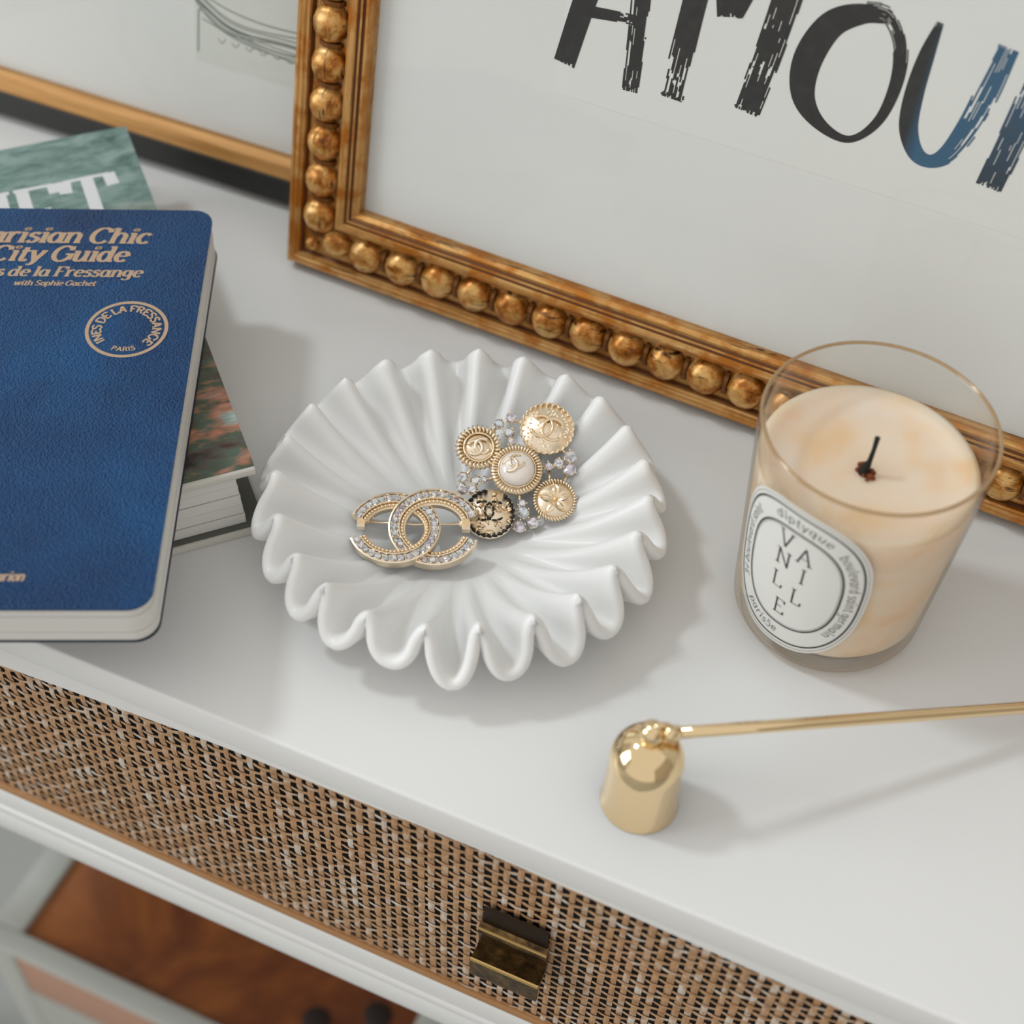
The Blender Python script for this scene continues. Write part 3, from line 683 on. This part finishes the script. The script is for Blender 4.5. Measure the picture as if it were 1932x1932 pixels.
# ------------------------------------------------------------------ brooches
def tilt_matrix(rz, tilt):
    return Matrix.Rotation(math.radians(rz), 3, 'Z') @ Matrix.Rotation(math.radians(tilt), 3, 'X')
def stone_mesh(r):
    n = 10; V = []; F = []
    rings_ = [(r*.8, -r*.35), (r, 0), (r*.62, r*.42)]
    for q, (rr, z) in enumerate(rings_):
        for k in range(n): a = 2*PI*(k+.5*q)/n; V.append((rr*math.cos(a), rr*math.sin(a), z))
    for q in range(2):
        for k in range(n):
            F.append((q*n+k, q*n+(k+1) % n, (q+1)*n+k)); F.append((q*n+(k+1) % n, (q+1)*n+(k+1) % n, (q+1)*n+k))
    F.append(tuple(2*n+k for k in range(n))); F.append(tuple(range(n))[::-1])
    me = mesh('rhinestone', V, F); recalc(me); me.materials.append(STONE); return me
ST1 = stone_mesh(1.0)
def stone(parent, x, y, z, r, name='rhinestone'):
    o = obj(name, None, None, None, parent, me=ST1, loc=(x, y, z)); o.scale = (r, r, r); o.rotation_euler = (random.uniform(-.15, .15), random.uniform(-.15, .15), random.uniform(0, 6)); return o
# interlocked letter brooch
cc = thing('brooch', 'gold interlocked double-C brooch paved with clear rhinestones in the dish', 'brooch', (-149.2, -45.3, 15.2), mtx=tilt_matrix(23.6, 11))
RX, RY, BWI = 17.2, 15.7, 6.3
def cpt(side, a, off):                       # off: 0 outer edge .. BWI inner edge; side +1 opens to +x
    ca, sa = math.cos(a), math.sin(a); rx, ry = RX-off*1.0, RY-off
    return side*(-ca*rx)+side*7.4, sa*ry+(.6 if side > 0 else -.1)
def cz(side, a): return side*1.15*math.sin(a)
for side in (1, -1):
    A0, A1, N = -2.80, 2.80, 72
    # channel section: (offset, height)
    sec = [(0, -2.2), (0, 1.7), (.55, 1.9), (.9, 1.0), (3.5, 1.0), (3.8, 1.8), (4.2, 1.8), (4.5, .7), (6.0, .5), (6.3, .2), (6.3, -2.2)]
    V = []; F = []; ns = len(sec)
    for i in range(N+1):
        a = A0+(A1-A0)*i/N
        for off, hh in sec: x, y = cpt(side, a, off); V.append((x, y, hh+cz(side, a)))
    for i in range(N):
        for k in range(ns): F.append((i*ns+k, i*ns+(k+1) % ns, (i+1)*ns+(k+1) % ns, (i+1)*ns+k))
    F += [tuple(range(ns)), tuple(N*ns+k for k in range(ns))[::-1]]
    cpart = obj('letter_c', V, F, GOLD2, cc)
    for i in range(29):
        a = A0+.09+(A1-A0-.18)*i/28; x, y = cpt(side, a, 2.2)
        stone(cpart, x, y, 1.35+cz(side, a), 1.42*(1+.1*math.sin(i*2.3)))
    bs = []
    for i in range(46):
        a = A0+.05+(A1-A0-.1)*i/45; x, y = cpt(side, a, 5.2); bs.append(ball((x, y, 1.0+cz(side, a)), .72, 7, 5))
    o = obj('bead_row', *join(*bs), GOLD, cpart, True); o['kind'] = 'stuff'
obj('pin', *tube([(-20, 4.2, -2.4), (0, 3.6, -2.8), (21, 4.2, -2.4)], .38, 8), GOLD, cc, True)
obj('pin_catch', *join(box(-21.8, -18.8, 1.6, 5.4, -4.2, -1.6), tube([(-18.8, 5.6, -2.6), (-15.4, 5.8, -2.6)], .3, 6)), GOLD2, cc)
obj('pin_hinge', *join(box(17.6, 20.8, 1.4, 5.2, -4.2, -1.6), tube([(16.6, 4.2, -2.5), (18, 4.2, -2.5)], 1.2, 10)), GOLD2, cc)
# cluster brooch
cb = thing('brooch', 'gold cluster brooch of five round medallions around a pearl in the dish', 'brooch', (-125.0, -5.4, 18.5), mtx=tilt_matrix(23.6, 25))
def disc(r, z0, z1, n=56, fl=0, amp_=0.0, r_in=0.0, nf=40):
    V = []; F = []
    for rr, z in ((r*.94, z0), (r, (z0+z1)/2), (r*.96, z1)):
        for k in range(n):
            a = 2*PI*k/n; q = rr+amp_*math.cos(fl*a); V.append((q*math.cos(a), q*math.sin(a), z))
    for i in range(2):
        for k in range(n): F.append((i*n+k, i*n+(k+1) % n, (i+1)*n+(k+1) % n, (i+1)*n+k))
    F += [tuple(range(n))[::-1], tuple(2*n+k for k in range(n))]; return V, F
def emblem(s, z, rot=0.0, tr=.55, tube_n=8):      # interlocked double C, overall half width about s
    out = []
    for side in (1, -1):
        P = []
        for i in range(25):
            a = -2.5+5.0*i/24; x = side*(-math.cos(a)*s*.62)+side*s*.33; y = math.sin(a)*s*.62
            P.append((x*math.cos(rot)-y*math.sin(rot), x*math.sin(rot)+y*math.cos(rot), z+side*.18*tr*math.sin(a)*2))
        out.append(tube(P, tr, tube_n))
    return join(*out)
def rope(r, z, tr, n, tw=.55):                    # slanted ridges round a rim
    out = []
    for k in range(n):
        a = 2*PI*k/n; b = a+tw*2*PI/n*1.6
        out.append(tube([((r-tr*1.7)*math.cos(a), (r-tr*1.7)*math.sin(a), z), (r*math.cos((a+b)/2), r*math.sin((a+b)/2), z+tr*.8), ((r+tr*1.7)*math.cos(b), (r+tr*1.7)*math.sin(b), z-tr*.3)], [tr*.55, tr*.75, tr*.5], 6))
    return join(*out)
def med(lbl, x, y, r, z):
    o = obj('medallion', *disc(r, -1.3, 1.3), GOLD2, cb, True, loc=(x, y, z)); o['label'] = lbl; return o
m1 = med('fluted gold medallion with a pearl centre', 0, .5, 10.1, 1.2)
fl = []
for k in range(46):
    a = 2*PI*k/46; fl.append(tube([(7.6*math.cos(a), 7.6*math.sin(a), 1.5), (9.0*math.cos(a), 9.0*math.sin(a), 1.75), (10.1*math.cos(a), 10.1*math.sin(a), .9)], [.42, .46, .42], 6))
o = obj('fluted_rim', *join(*fl), GOLD, m1, True); o['kind'] = 'stuff'
obj('setting_ring', *tube([(7.15*math.cos(2*PI*k/48), 7.15*math.sin(2*PI*k/48), 1.7) for k in range(48)], .35, 6, True), GOLD, m1, True)
V, F = lathe([(6.9*math.cos(t), 1.2+4.6*math.sin(t)) for t in np.linspace(0, PI/2-.02, 12)], 40); pe = obj('pearl', V, F, PEARL, m1, True)
V, F = emblem(4.4, 0, .5, .55)
V = [(a-1.4, b+1.6, 1.3+4.75*math.sqrt(max(0.02, 1-((a-1.4)**2+(b+1.6)**2)/48.5))) for a, b, c in V]
V0, F0 = emblem(4.4, 0, .5, .5); V = []
for a, b, c in V0:
    X, Y = a-1.4, b+1.4; V.append((X, Y, 1.35+4.6*math.sqrt(max(.02, 1-(X*X+Y*Y)/47.6))+c*.9))
obj('emblem', V, F0, GOLD, m1, True)
m2 = med('scalloped gold medallion with interlocked emblem', 11.5, 17.6, 10.5, .4)
bs = []
for k in range(26):
    a = 2*PI*k/26; P = []
    for q in range(7):
        t = PI*q/6; rr = 9.3+1.15*math.sin(t); aa = a+(.115)*-math.cos(t); P.append((rr*math.cos(aa), rr*math.sin(aa), 1.35))
    bs.append(tube(P, .26, 5))
o = obj('scalloped_rim', *join(*bs), GOLD, m2, True); o['kind'] = 'stuff'
rp = random.Random(9); bs = []
for k in range(90):
    rr = 8.4*math.sqrt(rp.random()); a = rp.uniform(0, 2*PI); bs.append(ball((rr*math.cos(a), rr*math.sin(a), 1.0), .55+.2*rp.random(), 6, 4))
o = obj('hammered_texture', *join(*bs), GOLD2, m2, True); o['kind'] = 'stuff'
obj('emblem', *emblem(7.0, 2.1, -.3, .62), GOLD, m2, True)
m3 = med('rope-edged gold medallion with raised emblem', -14.8, 9.2, 8.4, .6)
o = obj('rope_rim', *rope(7.6, 1.2, .8, 30), GOLD, m3, True); o['kind'] = 'stuff'
obj('inner_ring', *tube([(5.7*math.cos(2*PI*k/44), 5.7*math.sin(2*PI*k/44), 1.7) for k in range(44)], .45, 7, True), GOLD, m3, True)
obj('emblem', *emblem(4.6, 2.0, .25, .75), GOLD2, m3, True)
m4 = med('gold medallion with a five-petal flower', 14.7, -11, 8.0, .4)
o = obj('rope_rim', *rope(7.7, 1.2, .55, 42), GOLD, m4, True); o['kind'] = 'stuff'
for k in range(5):
    a0 = math.radians(72*k+22); V = []; F = []
    for i in range(9):
        t = i/8; wd = 1.75*math.sin(PI*min(1, t*1.02))**.8; rr = .3+6.2*t; zz = 1.6+1.1*math.sin(PI*t)
        for q in (-1, -.45, 0, .45, 1): V.append((rr, wd*q, zz+(.45 if q == 0 else (.1 if abs(q) == .45 else .35))))
    for i in range(8):
        for q in range(4): b = 5*i+q; F.append((b, b+1, b+6, b+5))
    n0 = len(V); V += [(a, b, c-.8) for a, b, c in V]; F += [tuple(i+n0 for i in f[::-1]) for f in F]
    obj('petal', V, F, GOLD, m4, rot=(0, 0, a0))
obj('flower_centre', *ball((0, 0, 2.2), .8), GOLD, m4, True)
m5 = med('gold medallion with black enamel chain edge', -10.1, -17.1, 9.9, .8)
for k in range(26):
    a = 2*PI*k/26
    if 50 < math.degrees(a) < 84: continue
    P = [((9.1+.25*(q-1))*math.cos(a+.105*q), (9.1+.25*(q-1))*math.sin(a+.105*q), 1.2+.45*(q == 1)) for q in range(3)]
    obj('enamel_link', *tube(P, [.34, .56, .34], 7), BLACKEN, m5, True)
bs = []
for k in range(40):
    rr = 8*math.sqrt(rp.random()); a = rp.uniform(0, 2*PI); b = rp.uniform(0, PI)
    bs.append(tube([(rr*math.cos(a)-1.3*math.cos(b), rr*math.sin(a)-1.3*math.sin(b), 1.2), (rr*math.cos(a), rr*math.sin(a), 1.9), (rr*math.cos(a)+1.3*math.cos(b), rr*math.sin(a)+1.3*math.sin(b), 1.2)], [.3, .6, .3], 5))
o = obj('tweed_texture', *join(*bs), GOLD, m5, True); o['kind'] = 'stuff'
bs = []
for side in (1, -1):
    for i in range(8):
        P = []
        for q in range(4):
            a = -2.4+4.8*(i+.84*q/3)/8; P.append((side*(-math.cos(a)*3.9)+side*2.2-.2, math.sin(a)*3.7+.6, 2.75))
        bs.append(tube(P, [.28, .46, .46, .28], 7))
obj('enamel_emblem', *join(*bs), BLACKEN, m5, True)
for x, y, r in [(-7.2, 19.0, 2.0), (-2.5, 21.5, 2.1), (-3.2, 15.4, 2.1), (-2.3, 12.0, 1.4), (-20.6, -3.0, 2.2), (-15.7, -4.0, 2.1), (-20.8, -7.4, 2.2), (-16.9, -7.8, 1.9), (-12.4, -3.4, 1.3), (20.5, 6.7, 2.3), (16.2, 3.6, 2.0), (20.4, 1.4, 2.3), (12.2, 2.5, 1.6), (2.1, -12.5, 1.7), (2.7, -16.2, 2.3), (1.5, -21.7, 2.3), (6.5, -20.0, 2.2)]:
    sset = obj('rhinestone_setting', *lathe([(r*.7, -1.4), (r*1.06, -.2), (r*1.06, .45), (r*.9, .5), (r*.85, -.1)], 16, True, True), GOLD, cb, True, loc=(x, y, .8))
    stone(sset, 0, 0, .6, r*1.06)
    for k in range(3):
        a = 2*PI*k/3+x; obj('prong', *ball((r*1.12*math.cos(a), r*1.12*math.sin(a), .55), .45, 6, 4), GOLD, sset, True)
for p, q in [((-7, 19), (-14, 12)), ((-2.5, 21.5), (8, 18)), ((-2.3, 12), (0, 4)), ((-20, -3), (-15, 6)), ((-16, -6), (-10, -14)), ((-12, -3.4), (-4, 0)), ((20.5, 6.7), (13, 14)), ((20.4, 1.4), (16, -8)), ((12, 2.5), (4, 1)), ((2, -13), (0, -4)), ((6.5, -20), (13, -13)), ((1.5, -21), (-8, -18)), ((12.5, 1.5), (13, -6))]:
    obj('link_bar', *tube([(p[0], p[1], -.4), (q[0], q[1], -.4)], .55, 6), GOLD, cb, True)
obj('pin', *tube([(-12, 6, -2.0), (0, 5, -3.0), (14, 4, -2.0)], .4, 7), GOLD, cb, True)

# ------------------------------------------------------------------ candle
R0, R1, HC = 34.7, 40.0, 96.7
def rc(z): return R0+(R1-R0)*z/HC
cd = thing('candle', 'peach scented candle with burnt wick in clear glass tumbler with oval label', 'candle', (0, 0, 0))
pr = [(R0-7, 0), (R0-3, .6), (R0-.9, 2.6), (rc(5), 5.5)]+[(rc(z), z) for z in np.linspace(8, HC-1, 14)]+[(R1-.4, HC-.1), (R1-1.2, HC+.2), (R1-2.0, HC-.3)]+[(rc(z)-1.5, z) for z in np.linspace(HC-2, 12, 12)]+[(R0-3.2, 8), (R0-8, 6), (2, 5.6)]
V, F = lathe(pr, 96, False, True); V2 = V
F.append(tuple(range(96))[::-1])
obj('glass_tumbler', V, F, TUMBLER, cd, True)
obj('rim', *tube([((R1-.9)*math.cos(2*PI*k/120), (R1-.9)*math.sin(2*PI*k/120), HC) for k in range(120)], .62, 10, True), mat('amber_rim', srgb(214, 176, 122), .12, 0, Transmission_Weight=.55, Coat_Weight=1.0), cd, True)
def m_wax():
    m = mat('peach_wax', srgb(242, 216, 182), .42, Subsurface_Weight=.6, Subsurface_Scale=.008, Subsurface_Radius=(1.0, .6, .35)); n = NT(m); v = n.coords((1, 1, 1.6))
    a = n.noise(v, 26, 3, .5, .4); n.color(n.ramp(a, [(.36, srgb(238, 200, 152)), (.5, srgb(240, 218, 192)), (.68, srgb(240, 226, 210))])); return m
WAX = m_wax()
wp = [(2, 6.2), (R0-8, 6.6), (R0-3.2, 8.6)]+[(rc(z)-1.4, z) for z in np.linspace(12.5, 77.5, 12)]+[(rc(76)-3.6, 78.6), (rc(76)-5.6, 77.2), (26, 75.4), (12, 74.6), (5, 74.2), (2.2, 74.6), (.4, 75)]
obj('wax', *lathe(wp, 72), WAX, cd, True)
CHAR = mat('charred_wick', srgb(22, 16, 13), .8)
wk = obj('wick', *tube([(-.4, -1.6, 74), (-.6, -1.4, 77), (.1, -1.2, 80), (.3, -.4, 85), (.2, .6, 90)], [2.4, 1.7, .9, .75, .95], 9), CHAR, cd, True)
rv = random.Random(4); bs = []
for k in range(16):
    a = rv.uniform(0, 6.28); rr = rv.uniform(1, 4.4); bs.append(ball((-.5+rr*math.cos(a), -1.6+rr*math.sin(a), 74.6+rv.random()*.6), rv.uniform(.6, 1.3), 7, 5))
obj('soot', *join(*bs), mat('soot_residue', srgb(120, 56, 18), .7), wk, True)['kind'] = 'stuff'
# oval label wrapped on the glass
PC, ZC = math.radians(-109), 48.0
def wrap(a, z, d):                                # arc mm, height from the label centre, stand-off
    zz = ZC+z; r = rc(zz)+d; p = PC+a/37.4; return (r*math.cos(p), r*math.sin(p), zz)
def sup(rx, rz, t, e=2.5):
    c, s = math.cos(t), math.sin(t); return (rx*math.copysign(abs(c)**(2/e), c), rz*math.copysign(abs(s)**(2/e), s))
LABELM = m_white('label_paper', (.80, .80, .76, 1), .6); BLACKP = mat('black_print', srgb(30, 30, 30), .6); GREYP = mat('grey_print', srgb(120, 122, 116), .6)
V = []; F = []; n = 96; NQ = 14
for q in range(NQ+1):
    for k in range(n): a, z = sup(27.8*q/NQ, 37.6*q/NQ, 2*PI*k/n); V.append(wrap(a, z, .14))
for q in range(NQ):
    for k in range(n): F.append((q*n+k, q*n+(k+1) % n, (q+1)*n+(k+1) % n, (q+1)*n+k))
lb = obj('paper_label', V, F, LABELM, cd, True)
def loop(rx, rz, w, m, off=0):
    V = []; F = []
    for k in range(160):
        for s in (-w/2, w/2): a, z = sup(rx+s, rz+s, 2*PI*k/160); V.append(wrap(a, z, .2))
    for k in range(160): j = (k+1) % 160; F.append((2*k, 2*k+1, 2*j+1, 2*j))
    return obj('label_border', V, F, m, lb)
loop(25.6, 34.4, .75, BLACKP); loop(18.9, 25.8, .75, BLACKP); loop(26.9, 36.3, .22, GREYP); loop(18.1, 24.9, .18, GREYP)
for chh, ph, z in (('V', -115.2, 63.2), ('A', -103.2, 60.2), ('N', -114.6, 53.2), ('I', -101.8, 49.8), ('L', -115.4, 41.0), ('L', -102.6, 37.4), ('E', -110.8, 27.6)):
    V, F, pos = text(chh, .10, .04, True); cap = 8.2; wd = pos[-1]
    obj('label_letter', [wrap(math.radians(ph+109)*37.4+(a-wd/2)*cap*.82, z-ZC+b*cap, .2+c) for a, b, c in V], F, BLACKP, lb)
def path_text(s, t0, clockwise, cap, rx, rz, tops_out, m, tr=.9):
    n = 400; pts = [np.array(sup(rx, rz, math.radians(t0)+(-1 if clockwise else 1)*2*PI*k/n, 2.4)) for k in range(n+1)]
    cum = [0]
    for k in range(n): cum.append(cum[-1]+np.hypot(*(pts[k+1]-pts[k])))
    V, F, pos = text(s, .12, .08, False, space=.06); out = []
    for x, y, c in V:
        s_ = x*cap*tr; k = min(n-1, max(0, int(np.searchsorted(cum, s_))-1)); f = (s_-cum[k])/max(1e-6, cum[k+1]-cum[k])
        p = pts[k]*(1-f)+pts[k+1]*f; d = pts[k+1]-pts[k]; d /= np.hypot(*d); nn = np.array((-d[1], d[0]))   # left of travel
        q = p+nn*y*cap; out.append(wrap(q[0], q[1], .2+c))
    return obj('label_lettering', out, F, m, lb)
path_text('34 boulevard saint', 214, True, 3.9, 20.9, 28.6, True, GREYP, .95)
path_text('diptyque', 112, True, 3.9, 20.9, 28.6, True, GREYP, 1.05)
path_text('boulevard saint germain', 52, True, 3.9, 20.9, 28.6, True, GREYP, .86)
path_text('paris5e', 232, False, 3.9, 23.6, 31.8, False, GREYP, 1.05)

# ------------------------------------------------------------------ candle snuffer
sn = thing('candle_snuffer', 'polished brass candle snuffer with hinged bell lying beside the candle', 'candle snuffer', (-34.1, -108.4, 0))
bp = [(13.3, 0), (13.5, .5), (13.25, 1.2), (12.9, 8), (12.6, 16), (12.4, 24)]+[(12.4*math.cos(t), 26+12.4*math.sin(t)) for t in np.linspace(.05, PI/2-.08, 12)]
inner = [(r-1, z-.6) for r, z in bp[:2:-1]]+[(12.2, 0)]
V, F = lathe(bp+inner, 64, False, False); n = 64; L = len(bp+inner)
F += [tuple((len(bp)-1)*n+k for k in range(n))]
for k in range(n): F.append(((L-1)*n+k, (L-1)*n+(k+1) % n, (k+1) % n, k))
obj('bell', V, F, POLISHED, sn, True)
obj('knob', *lathe([(2.4, 37.6), (2.2, 38.6), (3.2, 39.4), (4.0, 41), (4.2, 42.6), (3.6, 44.6), (2.2, 46), (.3, 46.5)], 28), POLISHED, sn, True)
obj('hinge_ring', *tube([(2.2+3.4*math.cos(2*PI*k/28)*.79, 1.0+3.4*math.cos(2*PI*k/28)*.61, 43+3.4*math.sin(2*PI*k/28)) for k in range(28)], 1.1, 8, True), POLISHED, sn, True)
a = Vector((4.6, .6, 44.0)); b = Vector((156, 116, 2.3)); mid = [a.lerp(b, t) for t in (0, .25, .5, .75, 1)]
obj('handle_rod', *tube(mid, [2.0, 2.1, 2.15, 2.2, 2.2], 16), POLISHED, sn, True)
obj('rod_collar', *tube([a.lerp(b, -.005), a.lerp(b, .02)], 2.6, 16), POLISHED, sn, True)
